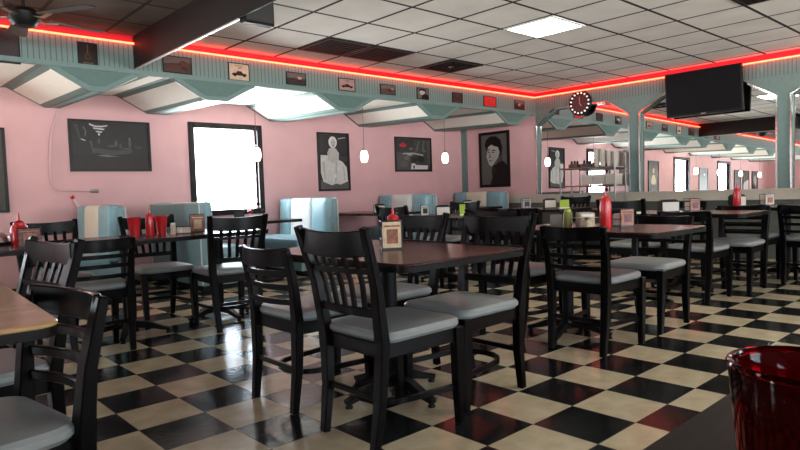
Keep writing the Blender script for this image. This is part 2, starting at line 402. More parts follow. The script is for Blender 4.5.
# ------------------------------------------------------------------ neon, beam, ceiling fittings
bm = BM(); add_tube(bm, [(XF+.5, YS-.058, 2.535), (XB-.06, YS-.058, 2.535)], .010, 8)
t = thing('neon_tube', 'long red neon tube running above the row of booths', 'neon light', (0,0,0))
obj('tube', bm, M_neon, t)
x = .3
while x < 8.7:
    bm = BM(); add_box(bm, x, x+.015, YS-.056, YS-.03, 2.53, 2.55); obj('tube_clip', bm, M_neon_holder, t); x += 1.1
t = thing('neon_tube', 'long red neon tube running above the mirrored wall', 'neon light', (0,0,0))
bm = BM(); add_tube(bm, [(XB-.06, YS-.058, 2.535), (XB-.05, 4, 2.520), (XB-.045, YR+.2, 2.51)], .010, 8); obj('tube', bm, M_neon, t)
y = 5.7
while y > 1.5:
    bm = BM(); add_box(bm, XB-.05, XB, y, y+.015, 2.515, 2.535); obj('tube_clip', bm, M_neon_holder, t); y -= 1.1

t = thing('ceiling_beam', 'black dropped beam with a silver lower edge crossing the ceiling', 'beam', (0,0,0))
bm = BM(); add_box(bm, 2.19, 2.202, 1.2, YS-.035, 2.30, CEIL); obj('beam_body', bm, M_beam, t)
bm = BM(); add_box(bm, 2.188, 2.205, 4.06, YS-.04, 2.288, 2.30); obj('edge_strip', bm, M_silver, t)
t = thing('hanging_box', 'small black box hanging at the near end of the dark ceiling beam', 'box', (2.345,4.06,2.275))
bm = BM(); add_box(bm, -.125, .125, -.04, .04, 0, .26); obj('cabinet', bm, M_beam, t, bevel=.01)
bm = BM(); add_box(bm, -.11, .11, -.046, -.039, .02, .24); obj('grille', bm, M_wire, t)
bm = BM(); add_box(bm, -.03, .03, -.03, .03, .24, .34); obj('bracket', bm, M_iron, t)

def ceiling_panel(x0, y0, n, label, cat, m_in):
    t = thing(n, label, cat, (x0+.305, y0+.305, CEIL))
    bm = BM(); w = .03
    for a in ((-.29,.29,-.29,-.29+w),(-.29,.29,.29-w,.29),(-.29,-.29+w,-.26,.26),(.29-w,.29,-.26,.26)): add_box(bm, *a, -.012, -.001)
    obj('frame', bm, M_white if m_in is M_fix else M_wire, t)
    return t
def light_fixture(x0, y0, label):
    t = ceiling_panel(x0, y0, 'ceiling_light', label, 'ceiling light', M_fix)
    bm = BM(); add_box(bm, -.262, .262, -.262, .262, -.010, -.002); obj('diffuser', bm, M_fix, t); return t
GX = lambda i: 3.76+.61*i
GY = lambda i: 3.88+.61*i
light_fixture(GX(2), GY(-1), 'bright square ceiling light nearest the camera, right of the vents')
light_fixture(GX(7), GY(-5), 'added square fill light beyond the right edge over the window side tables')  # from here down: out-of-view lights added to lift the overall brightness
light_fixture(GX(-1), GY(-6), 'added square fill light behind the camera over the middle aisle')
light_fixture(GX(3), GY(-8), 'added square fill light behind the camera near the far right corner')
light_fixture(GX(-10), GY(-1), 'added square fill light in the far left part of the room')
light_fixture(GX(-14), GY(1), 'added square fill light nearest the far end wall')
def vent(x0, y0, label, kind):
    t = ceiling_panel(x0, y0, 'ceiling_vent', label, 'ceiling vent', M_iron)
    bm = BM(); add_box(bm, -.262, .262, -.262, .262, -.006, -.002); obj('backing', bm, M_beam, t)
    if kind == 'slat':
        for k in range(8):
            bm = BM(); y = -.22+.063*k; add_bar(bm, [(-.25, y, -.012), (.25, y, -.012)], .03, .004); obj('slat', bm, M_iron, t)
    else:
        bm = BM()
        for s in (.2, .13, .07): 
            pts = [(-s,-s,-.012),(s,-s,-.012),(s,s,-.012),(-s,s,-.012)]
            for a, b in zip(pts, pts[1:]+pts[:1]): add_bar(bm, [a, b], .012, .01)
        obj('louvre', bm, M_iron, t)
        bm = BM(); add_lathe(bm, [(.0,-.016),(.035,-.016),(.045,-.006)], seg=12); obj('damper', bm, M_chrome, t)
    return t
vent(GX(0), GY(2), 'black slatted ceiling vent, nearer of the adjoining pair beside the neon', 'slat')
vent(GX(1), GY(2), 'black slatted ceiling vent, farther of the adjoining pair beside the neon', 'slat')
vent(GX(3), GY(2), 'black square ceiling diffuser with a shiny centre, alone near the neon corner', 'sq')
vent(GX(3), GY(-4), 'black ceiling vent at the top right edge of the view', 'slat')

# ceiling fan in the dark left part
t = thing('ceiling_fan', 'dark ceiling fan with brass arms under the dim left ceiling', 'fan', (1.06,5.12,2.36), 12)
bm = BM(); add_tube(bm, [(0,0,.06),(0,0,.245)], .012); obj('rod', bm, M_iron, t)
bm = BM(); add_lathe(bm, [(.02,-.07),(.07,-.06),(.10,-.02),(.11,.03),(.08,.06),(.02,.07)]); obj('motor', bm, M_iron, t)
M_brass = mat('brass_arm', (.45,.33,.22), .3, metal=.9)
M_blade = mat('fan_blade', (.03,.02,.016), .35)
for k in range(5):
    a = 2*math.pi*k/5; ca, sa = math.cos(a), math.sin(a)
    P = lambda r, s, z: (r*ca-s*sa, r*sa+s*ca, z)
    bm = BM(); add_prism(bm, [(.16,-.05),(.55,-.07),(.60,-.05),(.60,.05),(.55,.07),(.16,.05)], lambda u, v, d: P(u, v, .01+d+v*.15), .006)
    bl = obj('blade', bm, M_blade, t)
    bm = BM(); add_bar(bm, [P(.09,0,.0), P(.15,.02,-.01), P(.24,0,.0)], .03, .006); obj('arm', bm, M_brass, bl)

# ------------------------------------------------------------------ TV and clock
t = thing('television', 'black flat television mounted above the mirrored wall', 'television', (XB-.11, 3.40, 2.235), 0)
bm = BM()
F = lambda u, v, d: (d-v*.10, u, v)
add_prism(bm, [(-.5,-.30),(.5,-.30),(.5,.30),(-.5,.30)], F, .05); obj('housing', bm, M_tv, t, bevel=.006)
bm = BM(); add_prism(bm, [(-.475,-.268),(.475,-.268),(.475,.28),(-.475,.28)], lambda u, v, d: F(u, v, d-.003), .003); obj('screen', bm, M_screen, t)
bm = BM(); add_bar(bm, [(.05,0,0),(.105,0,.02)], .08, .1); add_box(bm, .095,.107,-.15,.15,-.05,.12); obj('wall_bracket', bm, M_iron, t)
bm = BM(); add_prism(bm, [(-.03,-.29),(.03,-.29),(.03,-.28),(-.03,-.28)], lambda u, v, d: F(u, v, d-.004), .003); obj('badge', bm, M_silver, t)

t = thing('wall_clock', 'round black clock ringed with white dots by the neon corner', 'clock', (XB-.002, 5.30, 2.335))
bm = BM(); add_lathe(bm, [(.0,0),(.195,0),(.198,-.03),(.18,-.045),(.175,-.035),(0,-.035)], axis='x', seg=36); obj('case', bm, M_frame, t)
M_clockface = mat('maroon_clock_face', (.075,.012,.014), .4, noise=.4, nscale=25)
bm = BM(); add_lathe(bm, [(.0,-.036),(.135,-.036),(.135,-.039),(0,-.039)], axis='x', seg=32); obj('dial', bm, M_clockface, t)
bm = BM()
for k in range(16):
    a = 2*math.pi*(k+.5)/16; add_lathe(bm, [(.0,-.036),(.015,-.036),(.012,-.052),(0,-.054)], c=(0,.158*math.cos(a),.158*math.sin(a)), axis='x', seg=10)
obj('ring_of_dots', bm, mat('dot_white', (.9,.87,.84), .3, emis=(1,.9,.85), es=.5), t)
M_hand = mat('pale_hand', (.45,.25,.25), .4)
bm = BM(); add_bar(bm, [(-.043,0,-.01),(-.043,.005,.10)], .012, .003, up=(1,0,0)); obj('minute_hand', bm, M_hand, t)
bm = BM(); add_bar(bm, [(-.045,0,0),(-.045,-.03,-.05)], .014, .003, up=(1,0,0)); obj('hour_hand', bm, M_hand, t)

# ------------------------------------------------------------------ framed pictures
def pm(c, rough=.35):
    k = 'print_%02d_%02d_%02d' % tuple(int(v*99) for v in c)
    return mat(k, tuple(v*(.9 if max(c) > .3 else .38) for v in c), rough, noise=.12, nscale=30, spec=.2)
def ell(cx, cy, rx, ry, n=20, a0=0):
    return [(cx+rx*math.cos(2*math.pi*k/n)*math.cos(a0)-ry*math.sin(2*math.pi*k/n)*math.sin(a0), cy+rx*math.cos(2*math.pi*k/n)*math.sin(a0)+ry*math.sin(2*math.pi*k/n)*math.cos(a0)) for k in range(n)]
def picture(label, W, H, shapes, place, rz, bg=(.05,.045,.045), fw_=.03, name='framed_picture', cat='picture', fm=None, depth=.025, glass=True):
    """local frame: u to the right, v up (unit square), facing local -Y"""
    t = thing(name, label, cat, place, rz)
    bm = BM(); w = fw_
    for a in ((-W/2,-W/2+w,-H/2,H/2),(W/2-w,W/2,-H/2,H/2),(-W/2+w,W/2-w,H/2-w,H/2),(-W/2+w,W/2-w,-H/2,-H/2+w)):
        add_box(bm, a[0], a[1], -depth, 0, a[2], a[3])
    obj('frame', bm, fm or M_frame, t)
    bm = BM(); iw, ih = W-2*w, H-2*w; ms = [pm(bg)]; idx = {bg: 0}
    add_box(bm, -iw/2, iw/2, -depth*.6, -.002, -ih/2, ih/2)
    for k, (poly, c) in enumerate(shapes):
        if c not in idx: idx[c] = len(ms); ms.append(pm(c))
        y = -depth*.6-.0004*(k+1)
        P = [(min(1, max(0, a))*iw-iw/2, min(1, max(0, b))*ih-ih/2) for a, b in poly]
        try: bm.faces.new([bm.verts.new((a, y, b)) for a, b in P]).material_index = idx[c]
        except ValueError: pass
    o = obj('print', bm, ms, t)
    return t
G = lambda v: (v, v*.96, v*.92)
sitter = [([(0,0),(1,0),(1,.16),(0,.16)], G(.22)), ([(0,.42),(1,.52),(1,.60),(0,.60)], G(.10)),
    ([(.04,.62),(.30,.62),(.45,.55),(.62,.55),(.80,.50),(.94,.40),(.97,.14),(.70,.08),(.55,.10),(.38,.07),(.10,.14),(.03,.3)], G(.60)),
    ([(.10,.50),(.14,.18),(.18,.18),(.17,.5)], G(.42)), ([(.55,.5),(.50,.12),(.56,.12),(.62,.5)], G(.42)), ([(.80,.42),(.84,.14),(.88,.16),(.84,.42)], G(.45)),
    ([(.30,.52),(.27,.66),(.33,.74),(.46,.77),(.58,.74),(.68,.66),(.66,.52),(.5,.47)], G(.47)),
    ([(.44,.74),(.42,.80),(.56,.80),(.54,.74)], G(.45)),
    (ell(.47,.86,.145,.105), G(.72)), (ell(.48,.845,.088,.085), G(.50)), (ell(.44,.86,.02,.008), G(.05)), (ell(.53,.86,.02,.008), G(.05)), (ell(.485,.805,.03,.010), G(.10)),
    ([(.66,.92),(.92,.95),(.92,.96),(.66,.935)], G(.5)), (ell(.52,.24,.045,.03), G(.7))]
picture('tall monochrome picture of a seated fair haired woman in a wide white dress', .61, .91, sitter, (5.765, YL, 1.53), 0)
portrait = [([(0,0),(1,0),(1,1),(0,1)], (.27,.25,.23)),
    ([(.32,0),(.42,.14),(.40,.26),(.46,.38),(.55,.46),(.78,.50),(.92,.42),(1,.36),(1,0)], (.028,.022,.020)),
    ([(.44,.44),(.46,.58),(.76,.60),(.84,.46),(.66,.44),(.56,.38)], (.16,.145,.13)),
    ([(.24,.66),(.20,.56),(.26,.47),(.30,.40),(.40,.37),(.50,.41),(.66,.53),(.72,.66),(.66,.80),(.46,.84),(.28,.80)], (.42,.39,.36)),
    ([(.14,.80),(.20,.90),(.36,.965),(.58,.96),(.76,.88),(.82,.74),(.80,.60),(.74,.54),(.72,.64),(.66,.74),(.54,.76),(.40,.80),(.28,.76),(.22,.68)], (.022,.017,.015)),
    ([(.24,.70),(.34,.72),(.34,.70),(.24,.685)], (.03,.025,.02)), ([(.42,.70),(.56,.69),(.56,.67),(.42,.68)], (.03,.025,.02)),
    (ell(.30,.655,.035,.012), (.04,.03,.03)), (ell(.47,.645,.045,.013), (.04,.03,.03)), ([(.35,.65),(.30,.545),(.38,.535)], (.30,.28,.26)), ([(.30,.485),(.42,.49),(.40,.47),(.32,.465)], (.12,.09,.08)),
    ([(.50,.42),(.66,.53),(.70,.60),(.66,.46),(.56,.38)], (.22,.20,.18)), ([(.40,.26),(.46,.38),(.60,.30),(.50,.2)], (.05,.04,.035))]
picture('framed portrait of a dark haired young man in a dark collared jacket', .69, 1.0, portrait, (XB, 7.07, 1.555), -90, fw_=.05)
band = [([(0,0),(1,0),(1,.32),(0,.30)], (.045,.030,.024)), ([(0,.62),(1,.62),(1,1),(0,1)], (.045,.042,.04)),
    ([(.03,.95),(.1,.60),(.12,.60),(.08,.95)], G(.10)),
    ([(.24,.36),(.50,.30),(.76,.34),(.78,.44),(.52,.40),(.28,.46)], G(.12)), ([(.30,.29),(.45,.26),(.60,.27),(.40,.31)], G(.3)),
    (ell(.56,.56,.022,.07), G(.16)), (ell(.62,.50,.02,.06), G(.12)), (ell(.745,.56,.02,.09), G(.18)), (ell(.745,.66,.015,.03), G(.3)), (ell(.50,.50,.06,.03), G(.12)), (ell(.34,.60,.015,.06), G(.16)),
    ([(.215,.97),(.47,.95),(.46,.92),(.34,.76),(.33,.76),(.22,.93)], G(.08)),
    ([(.22,.98),(.30,.93),(.38,.93),(.46,.95),(.46,.93),(.38,.90),(.30,.90),(.23,.94)], G(.5)), ([(.27,.89),(.42,.87),(.41,.84),(.28,.86)], G(.5)), ([(.30,.82),(.39,.81),(.38,.78),(.32,.79)], G(.5)), (ell(.345,.745,.012,.025), G(.55)),
    (ell(.14,.62,.035,.012,a0=-.6), G(.4)), ([(.14,.90),(.17,.80),(.16,.70),(.17,.70),(.185,.80),(.155,.90)], G(.3)), ([(.22,.60),(.26,.33),(.27,.33),(.24,.60)], G(.2)),
    (ell(.70,.45,.06,.012), G(.2)), (ell(.86,.48,.05,.02), G(.12))]
picture('wide dark monochrome picture of a band on stage between the wall pipe and window', .93, .61, band, (2.46, YL, 1.69), 0)
diner = [([(0,0),(1,0),(1,1),(0,1)], G(.13)), ([(.0,.55),(.5,.6),(.5,1),(0,1)], G(.05)), ([(.56,.62),(.64,.95),(.68,.95),(.62,.6)], G(.3)), ([(.74,.62),(.78,.96),(.84,.96),(.80,.6)], G(.28)), ([(.9,.2),(.9,.97),(1,.97),(1,.2)], G(.2)),
    (ell(.19,.79,.10,.06), (.55,.02,.04)), (ell(.19,.84,.05,.04), (.4,.02,.04)), (ell(.42,.68,.06,.04), G(.3)), (ell(.38,.50,.09,.04), G(.35)), ([(.15,.5),(.45,.52),(.78,.46),(.78,.5),(.5,.56),(.2,.54)], G(.4)),
    (ell(.28,.38,.08,.07), G(.28)), (ell(.48,.32,.08,.12), G(.03)), (ell(.68,.35,.13,.10), G(.05)), ([(.4,.02),(.9,.02),(.92,.15),(.55,.16),(.50,.22),(.42,.2)], G(.6)), ([(.50,.03),(.52,.12),(.48,.16),(.46,.05)], G(.02)), (ell(.2,.18,.12,.10), G(.2)), (ell(.8,.62,.06,.05), G(.3))]
picture('square monochrome picture of a diner scene with one red spot', .88, .60, diner, (7.50, YL, 1.675), 0)
goldy = [(ell(.5,.74,.16,.13), (.03,.02,.02)), (ell(.5,.72,.10,.09), (.5,.38,.25)), ([(.25,.4),(.38,.58),(.62,.58),(.78,.4),(.7,.25),(.3,.25)], (.55,.45,.25)), ([(.15,.0),(.2,.28),(.8,.28),(.9,.0)], (.05,.04,.03))]
picture('narrow dark framed picture of a figure in pale gold, left of the view', .62, .92, goldy, (1.055, YL, 1.40), 0, bg=(.12,.12,.08))
picture('dark framed picture between the second and third windows', .68, .92, [(ell(.4,.8,.1,.05), G(.5)), ([(.2,.1),(.8,.1),(.7,.5),(.3,.5)], G(.03))], (-2.35, YL, 1.30), 0)
picture('grey framed picture beyond the third window, first of the row', .60, .85, band[:8], (-5.25, YL, 1.35), 0, bg=G(.12))
picture('grey framed picture beyond the third window, middle of the row', .60, .85, sitter[:6], (-6.05, YL, 1.35), 0, bg=G(.12))
picture('grey framed picture beyond the third window, last of the row', .60, .85, portrait[:4], (-6.95, YL, 1.35), 0, bg=G(.12))
picture('small framed picture on the far end wall, nearer the window', .45, .75, goldy, (XF, 4.3, 1.55), 90, bg=(.3,.22,.15))
picture('small framed picture on the far end wall, farther from the window', .45, .75, portrait[:5], (XF, 3.7, 1.55), 90, bg=(.3,.22,.15))

# small prints on the beadboard above the booths
def strip_print(k):
    r = random.Random(k); s = [([(0,.55),(1,.5+.2*r.random()),(1,1),(0,1)], (.30,.23,.20))]
    for _ in range(4): s.append((ell(r.uniform(.2,.8), r.uniform(.25,.7), r.uniform(.08,.25), r.uniform(.06,.2), 10, r.random()), r.choice([(.03,.025,.025),(.35,.27,.22),(.10,.04,.03),(.25,.06,.05)])))
    return s
car = [([(.14,.34),(.18,.42),(.36,.45),(.42,.56),(.62,.56),(.70,.44),(.88,.40),(.9,.30),(.16,.28)], (.06,.03,.03)), (ell(.28,.29,.07,.08), (.02,.02,.02)), (ell(.76,.29,.07,.08), (.02,.02,.02)), ([(.46,.72),(.66,.76),(.64,.80),(.46,.77)], (.12,.05,.04)), ([(.3,.86),(.7,.88),(.7,.91),(.3,.89)], (.15,.08,.05))]
guitar = [(ell(.5,.35,.22,.13), (.12,.06,.03)), (ell(.5,.52,.16,.09), (.12,.06,.03)), ([(.47,.55),(.47,.95),(.53,.95),(.53,.55)], (.25,.18,.12)), (ell(.5,.40,.07,.04), (.02,.02,.02)), ([(.2,.06),(.8,.06),(.8,.14),(.2,.14)], (.2,.16,.12))]
SP = [(1.06,.34,.30,None,(.10,.07,.07),'dark poster of a face at the left edge above the booths'),
 (1.775,.17,.215,guitar,(.05,.03,.03),'small dark portrait print left of the dark ceiling beam'),
 (2.62,.30,.17,None,(.16,.08,.06),'small brown landscape print just right of the dark beam'),
 (3.305,.25,.19,car,(.52,.40,.29),'small tan print of an old car above the booths'),
 (4.04,.27,.145,None,(.09,.07,.07),'small dark print of a street scene above the third booth bay'),
 (4.785,.26,.155,car,(.34,.22,.20),'small pinkish advertisement print above the tall seated woman picture'),
 (5.47,.27,.135,None,(.20,.12,.10),'small brown print of a parade between the advert and the blonde head print'),
 (6.12,.23,.16,portrait[:5],(.10,.06,.05),'small print of a dark head, fourth along from the neon corner'),
 (6.84,.22,.15,guitar,(.12,.06,.06),'small print of a guitar, third along from the neon corner'),
 (7.59,.30,.16,None,(.62,.03,.03),'small bright red print, second along from the neon corner'),
 (8.35,.26,.15,None,(.14,.03,.03),'small dark red print nearest the neon corner')]
for k, (x, w, h, sh, bg, lb) in enumerate(SP):
    zc = 2.385 if k else 2.38
    if k == 0: sh = [(ell(.35,.55,.22,.3), (.35,.20,.17)), (ell(.35,.80,.25,.15), (.02,.02,.02)), (ell(.3,.55,.05,.03), (.05,.02,.02)), ([(.6,.10),(.9,.14),(.88,.2),(.62,.16)], (.5,.4,.35))]
    if k == 9: sh = [([(.2,.6),(.8,.6),(.8,.66),(.2,.66)], (.35,.02,.02)), ([(.2,.4),(.8,.4),(.8,.46),(.2,.46)], (.35,.02,.02)), ([(.3,.2),(.7,.2),(.7,.26),(.3,.26)], (.35,.02,.02))]
    o = picture(lb, w, h, sh if sh else strip_print(k), (x, YS-.03, zc), 0, bg=bg, fw_=.008, name='fascia_print', cat='small picture', depth=.012)
    o['group'] = 'small prints along the beadboard above the booths'
for x, s in ((.2,1),(-1.0,2),(-2.2,3),(-3.4,4),(-4.6,5)):
    pass

# ------------------------------------------------------------------ pipe and rod on the wall
bm = BM(); P = [(1.90,2.09),(1.875,1.98),(1.83,1.85),(1.80,1.70),(1.79,1.50),(1.785,1.29),(1.80,1.215),(1.84,1.175),(1.90,1.165),(2.05,1.165),(2.19,1.155)]
add_tube(bm, [(x, YL-.022, z) for x, z in P], .014, 8)
t = thing('wall_conduit', 'pink painted conduit bending down the wall left of the band picture', 'pipe', (0,0,0))
obj('pipe', bm, mat('pink_pipe_paint', (.62,.40,.40), .45), t)
bm = BM(); add_tube(bm, [(2.19,YL-.022,1.155),(2.28,YL-.022,1.15)], .020, 8); obj('coupling', bm, M_steel, t)
t = thing('wall_rod', 'short pale rod with a red tip above the cream striped booth', 'rod', (2.0, YL-.05, 1.03), 0)
bm = BM(); add_tube(bm, [(0,0,.04),(.08,-.0,-.12)], .016, 8); obj('shaft', bm, mat('pale_pink_rod', (.7,.5,.48), .4), t)
bm = BM(); add_tube(bm, [(-.02,0,.07),(0,0,.04)], .02, 8); obj('tip', bm, M_red, t)

# ------------------------------------------------------------------ pendants
def make_pendant():
    t = thing('pendant_lamp', '', 'pendant lamp', (0,0,0))
    bm = BM(); add_tube(bm, [(0,0,.09),(0,0,.725)], .003, 6); obj('cord', bm, M_wire, t)
    bm = BM(); add_lathe(bm, [(.012,.12),(.022,.10),(.03,.082),(.0,.08)], seg=16); obj('cap', bm, M_chrome, t)
    bm = BM(); add_lathe(bm, [(.028,.082),(.044,.065),(.056,.02),(.058,-.02),(.048,-.065),(.036,-.088),(.0,-.088)], seg=20); obj('glass_shade', bm, M_shade, t)
    return t
PD = [(3.93,'opal glass pendant lamp hanging in front of the bright window'), (5.68,'opal glass pendant lamp right of the seated woman picture'), (7.39,'opal glass pendant lamp right of the square diner picture'),
      (.35,'opal glass pendant lamp hanging left of the view near the peach wall'), (-1.3,'opal glass pendant lamp in the bay of the second window'), (-3.0,'opal glass pendant lamp between the second and third windows'), (-4.7,'opal glass pendant lamp in the far bay of the third window')]
p0 = make_pendant()
for k, (x, lb) in enumerate(PD):
    o = p0 if k == 0 else dup(p0, lb)
    o['label'] = lb
    if k in (3, 4):   # the two warm bulbs burn brighter
        g = [c for c in o.children if c.name.startswith('glass_shade')][0]; g.data = g.data.copy(); g.data.materials[0] = M_shade_b
    o['group'] = 'opal pendants over the booths'; o.location = (x, 6.97, 1.56)

# ------------------------------------------------------------------ booths
def booth(x, facing, stripe, label, y0=6.22, y1=7.78, seat=True):
    """backrest plane at x; facing -1 sits towards -X"""
    t = thing('booth_bench', label, 'booth', (x, (y0+y1)/2, 0), 0 if facing < 0 else 180, 'vinyl booth benches along the left wall')
    hw = (y1-y0)/2
    bm = BM(); add_box(bm, .02, .10, -hw, hw, .06, .965); obj('back_shell', bm, M_vteal, t, bevel=.02, seg=2)
    # cushion of the backrest: three upholstered sections (in a plane facing -X)
    sec = ((-hw+.01, -hw*.36, M_vblue), (-hw*.36, hw*.50, stripe), (hw*.50, hw-.01, M_vblue))
    for a, b, m in sec:
        bm = BM(); add_cushion(bm, a, b, .40, .985, 0, .11, r=.035, fn=lambda u, v, d: (.02-d-(v-.4)*-.05, u, v), crown=.01)
        obj('back_cushion', bm, m, t)
    bm = BM(); add_box(bm, -.50, .02, -hw, hw, .06, .34); obj('seat_box', bm, M_vteal, t)
    bm = BM(); add_cushion(bm, -.54, -.06, -hw+.01, hw-.01, .34, .47, r=.05, crown=.015); obj('seat_cushion', bm, M_vblue, t)
    bm = BM(); add_box(bm, -.46, .08, -hw+.03, hw-.03, 0, .06); obj('plinth', bm, M_frame, t)
    bm = BM(); add_tube(bm, [(.10,-hw,.08),(.10,-hw,.94),(.095,-hw+.03,.97),(.095,hw,.97)], .008, 6); add_tube(bm, [(.10,hw,.08),(.10,hw,.94),(.095,hw-.03,.97)], .008, 6); obj('piping', bm, M_pipe, t)
    return t
booth(2.08, -1, M_vcream, 'teal booth bench with a wide cream stripe, left of the view', y0=6.62)
booth(2.96, 1, M_vcream, 'teal booth bench with its plain back turned to the cream striped one', y0=6.36)
booth(4.77, -1, mat('white_vinyl', (.80,.80,.78), .4), 'light blue booth bench with a white stripe just right of the window', y0=6.57)
booth(6.68, -1, mat('white_vinyl', (.80,.80,.78), .4), 'blue booth bench with a white stripe below the square diner picture', y0=6.60)
booth(8.52, -1, M_vcream, 'blue booth bench with a cream stripe in the far corner', y0=6.65)
def booth_table(x, label):
    t = thing('booth_table', label, 'table', (x, 7.0, 0), 0, 'wall tables in the booth bays')
    bm = BM(); add_prism(bm, rounded(-.36,.36,-.66,.8,.05), lambda u, v, d: (u, v, .70+d), .035); obj('tabletop', bm, M_dkwood, t, bevel=.004)
    bm = BM(); add_tube(bm, [(0,-.25,.03),(0,-.25,.70)], .04, 12); obj('column', bm, M_iron, t)
    bm = BM(); add_lathe(bm, [(.26,0),(.26,.015),(.08,.04),(.04,.06)], c=(0,-.25,0)); obj('base', bm, M_iron, t)
booth_table(3.82, 'dark booth table in the bright window bay')
booth_table(5.86, 'dark booth table in the bay under the hanging lamp by the seated woman')
booth_table(7.74, 'dark booth table in the last bay before the far corner')

# ------------------------------------------------------------------ chairs
def chair_common(t, ladder):
    bm = BM(); add_cushion(bm, -.205, .235, -.215, .215, .425, .472, r=.06 if not ladder else .08, crown=.010); obj('seat', bm, M_vinyl, t)
    bm = BM()
    for s in (-1, 1): add_bar(bm, [(-.19, s*.180, .395), (.19, s*.195, .395)], .020, .06)
    add_bar(bm, [(.195,-.19,.395),(.195,.19,.395)], .020, .06); add_bar(bm, [(-.195,-.17,.395),(-.195,.17,.395)], .020, .06)
    obj('seat_frame', bm, M_black, t, bevel=.002)
    for s in (-1, 1):
        bm = BM(); add_bar(bm, [(.205, s*.198, .428), (.208, s*.195, .20), (.215, s*.192, 0)], [.048,.044,.034], [.048,.044,.034], up=(1,0,0)); obj('leg', bm, M_black, t, bevel=.004)
    H = .775 if ladder else .872
    for s in (-1, 1):
        if ladder: pts = [(-.235,s*.178,0),(-.212,s*.182,.2),(-.205,s*.188,.43),(-.222,s*.196,.60),(-.262,s*.206,.772)]
        else: pts = [(-.245,s*.165,0),(-.215,s*.172,.2),(-.205,s*.184,.43),(-.238,s*.200,.65),(-.304,s*.221,.884)]
        bm = BM(); add_bar(bm, pts, [.036,.046,.052,.046,.036], [.034,.040,.044,.034,.028], up=(1,0,0)); obj('leg', bm, M_black, t, bevel=.004)
    # U shaped hoop stretcher, closed towards the back
    bm = BM(); pts = []
    for k in range(9):
        a = R(90+180*k/8); pts.append((-.03+.14*math.cos(a), .155*math.sin(a), .165))
    pts = [(.205,.188,.165),(.10,.172,.165)] + pts + [(.10,-.172,.165),(.205,-.188,.165)]
    add_bar(bm, pts, .016, .026)
    add_bar(bm, [(-.213,-.175,.205),(-.213,.175,.205)], .016, .024)
    obj('stretcher', bm, M_black, t, bevel=.002)
def curve_rail(z, halfw, bow, x_end, h, th=.020, zlift=0, n=8):
    bm = BM(); pts = [(x_end-bow*(1-(2*k/n-1)**2), -halfw+2*halfw*k/n, z+zlift*(1-(2*k/n-1)**2)) for k in range(n+1)]
    add_bar(bm, pts, th, h); return bm
def make_slat_chair():
    t = thing('dining_chair', '', 'chair')
    chair_common(t, False)
    xb = lambda z: -.205-(z-.43)*.105-max(0, z-.65)*.21
    obj('crest_rail', curve_rail(.826, .222, .030, xb(.825)+.006, .100, zlift=-.012), M_black, t, bevel=.004)
    obj('middle_rail', curve_rail(.712, .200, .024, xb(.712), .022, th=.016), M_black, t)
    obj('lower_rail', curve_rail(.545, .186, .018, xb(.545), .035, th=.018), M_black, t, bevel=.003)
    for k in range(5):
        y = -.125+.0625*k; f = 1-(y/.2)**2; g = .86+.04*0
        bm = BM(); add_bar(bm, [(xb(.79)-.026*f, y*1.06, .79), (xb(.66)-.022*f, y*1.0, .66), (xb(.55)-.016*f, y*.92, .55)], .024, .010, up=(1,0,0)); obj('slat', bm, M_black, t)
    return t
def make_ladder_chair():
    t = thing('ladder_back_chair', '', 'chair')
    chair_common(t, True)
    xb = lambda z: -.205-(z-.43)*.10-max(0, z-.6)*.13
    obj('crest_rail', curve_rail(.737, .208, .055, xb(.735)+.004, .082, zlift=-.010), M_black, t, bevel=.004)
    for z in (.655, .590, .520):
        obj('rung', curve_rail(z, .200-(.655-z)*.06, .045, xb(z), .027, th=.016), M_black, t, bevel=.003)
    return t
slat0, lad0 = make_slat_chair(), make_ladder_chair()
CH = [ # kind, x, y, heading, label, group
 ('S',1.72,1.975,0,'slat back chair nearest the camera in front, its back towards us',1),
 ('S',2.26,2.04,180,'slat back chair with wide grey seat right of the nearest one, under the table end',1),
 ('L',1.732,2.595,0,'ladder back chair just left of the nearest slat back chair',1),
 ('S',2.28,2.66,180,'slat back chair across the front table behind the menu caddy',1),
 ('S',2.25,4.55,84,'slat back chair standing before the bright window, back towards us',2),
 ('L',1.250,4.55,88,'ladder back chair left of the long table with red cups',2),
 ('S',1.97,5.20,-93,'slat back chair behind the red cups facing us across the table',2),
 ('L',.185,1.82,189,'ladder back chair nearest the camera at bottom left, with a large grey seat',3),
 ('S',.285,2.52,187,'glossy slat back chair behind the bottom left ladder chair',3),
 ('L',3.50,2.03,0,'ladder back chair right of centre whose bowed rungs face the camera',4),
 ('S',3.50,2.60,0,'slat back chair mostly hidden behind the right centre ladder chair',4),
 ('L',4.24,2.05,180,'ladder back chair with a bright round edged seat at the right centre table',4),
 ('S',5.58,2.80,0,'slat back chair behind the lime card on the third table',5),
 ('L',5.52,2.22,0,'ladder back chair at the near side of the third table on the right',5),
 ('L',6.13,2.12,180,'ladder back chair across the third table on the right',5),
 ('L',6.86,2.22,0,'ladder back chair between the third table and the right edge',6),
 ('L',6.86,1.68,0,'ladder back chair at the right edge of the view',6),
 ('S',5.35,5.02,180,'slat back chair beyond the table with the lime packet near the far corner',7),
 ('S',4.42,4.66,0,'slat back chair seen behind the red bottle of the front table',7),
 ('L',6.30,5.05,0,'ladder back chair at the table by the far corner booth',8),
 ('L',6.30,4.45,0,'ladder back chair beside the one near the far corner booth, closer to the mirror shelf',8),
 ('S',7.40,4.75,180,'chair on the mirror side of the table near the metal shelf',8),
 ('S',1.20,5.24,-90,'slat back chair directly in front of the cream striped booth',9),
 ('L',.52,5.06,-92,'ladder back chair at the left edge behind the glossy slat back chair',9),
 ('L',7.85,3.35,180,'ladder back chair by the mirror wall right of the metal shelf',8),
 ('L',6.45,3.30,0,'ladder back chair facing the mirror wall at the middle right',8),
]
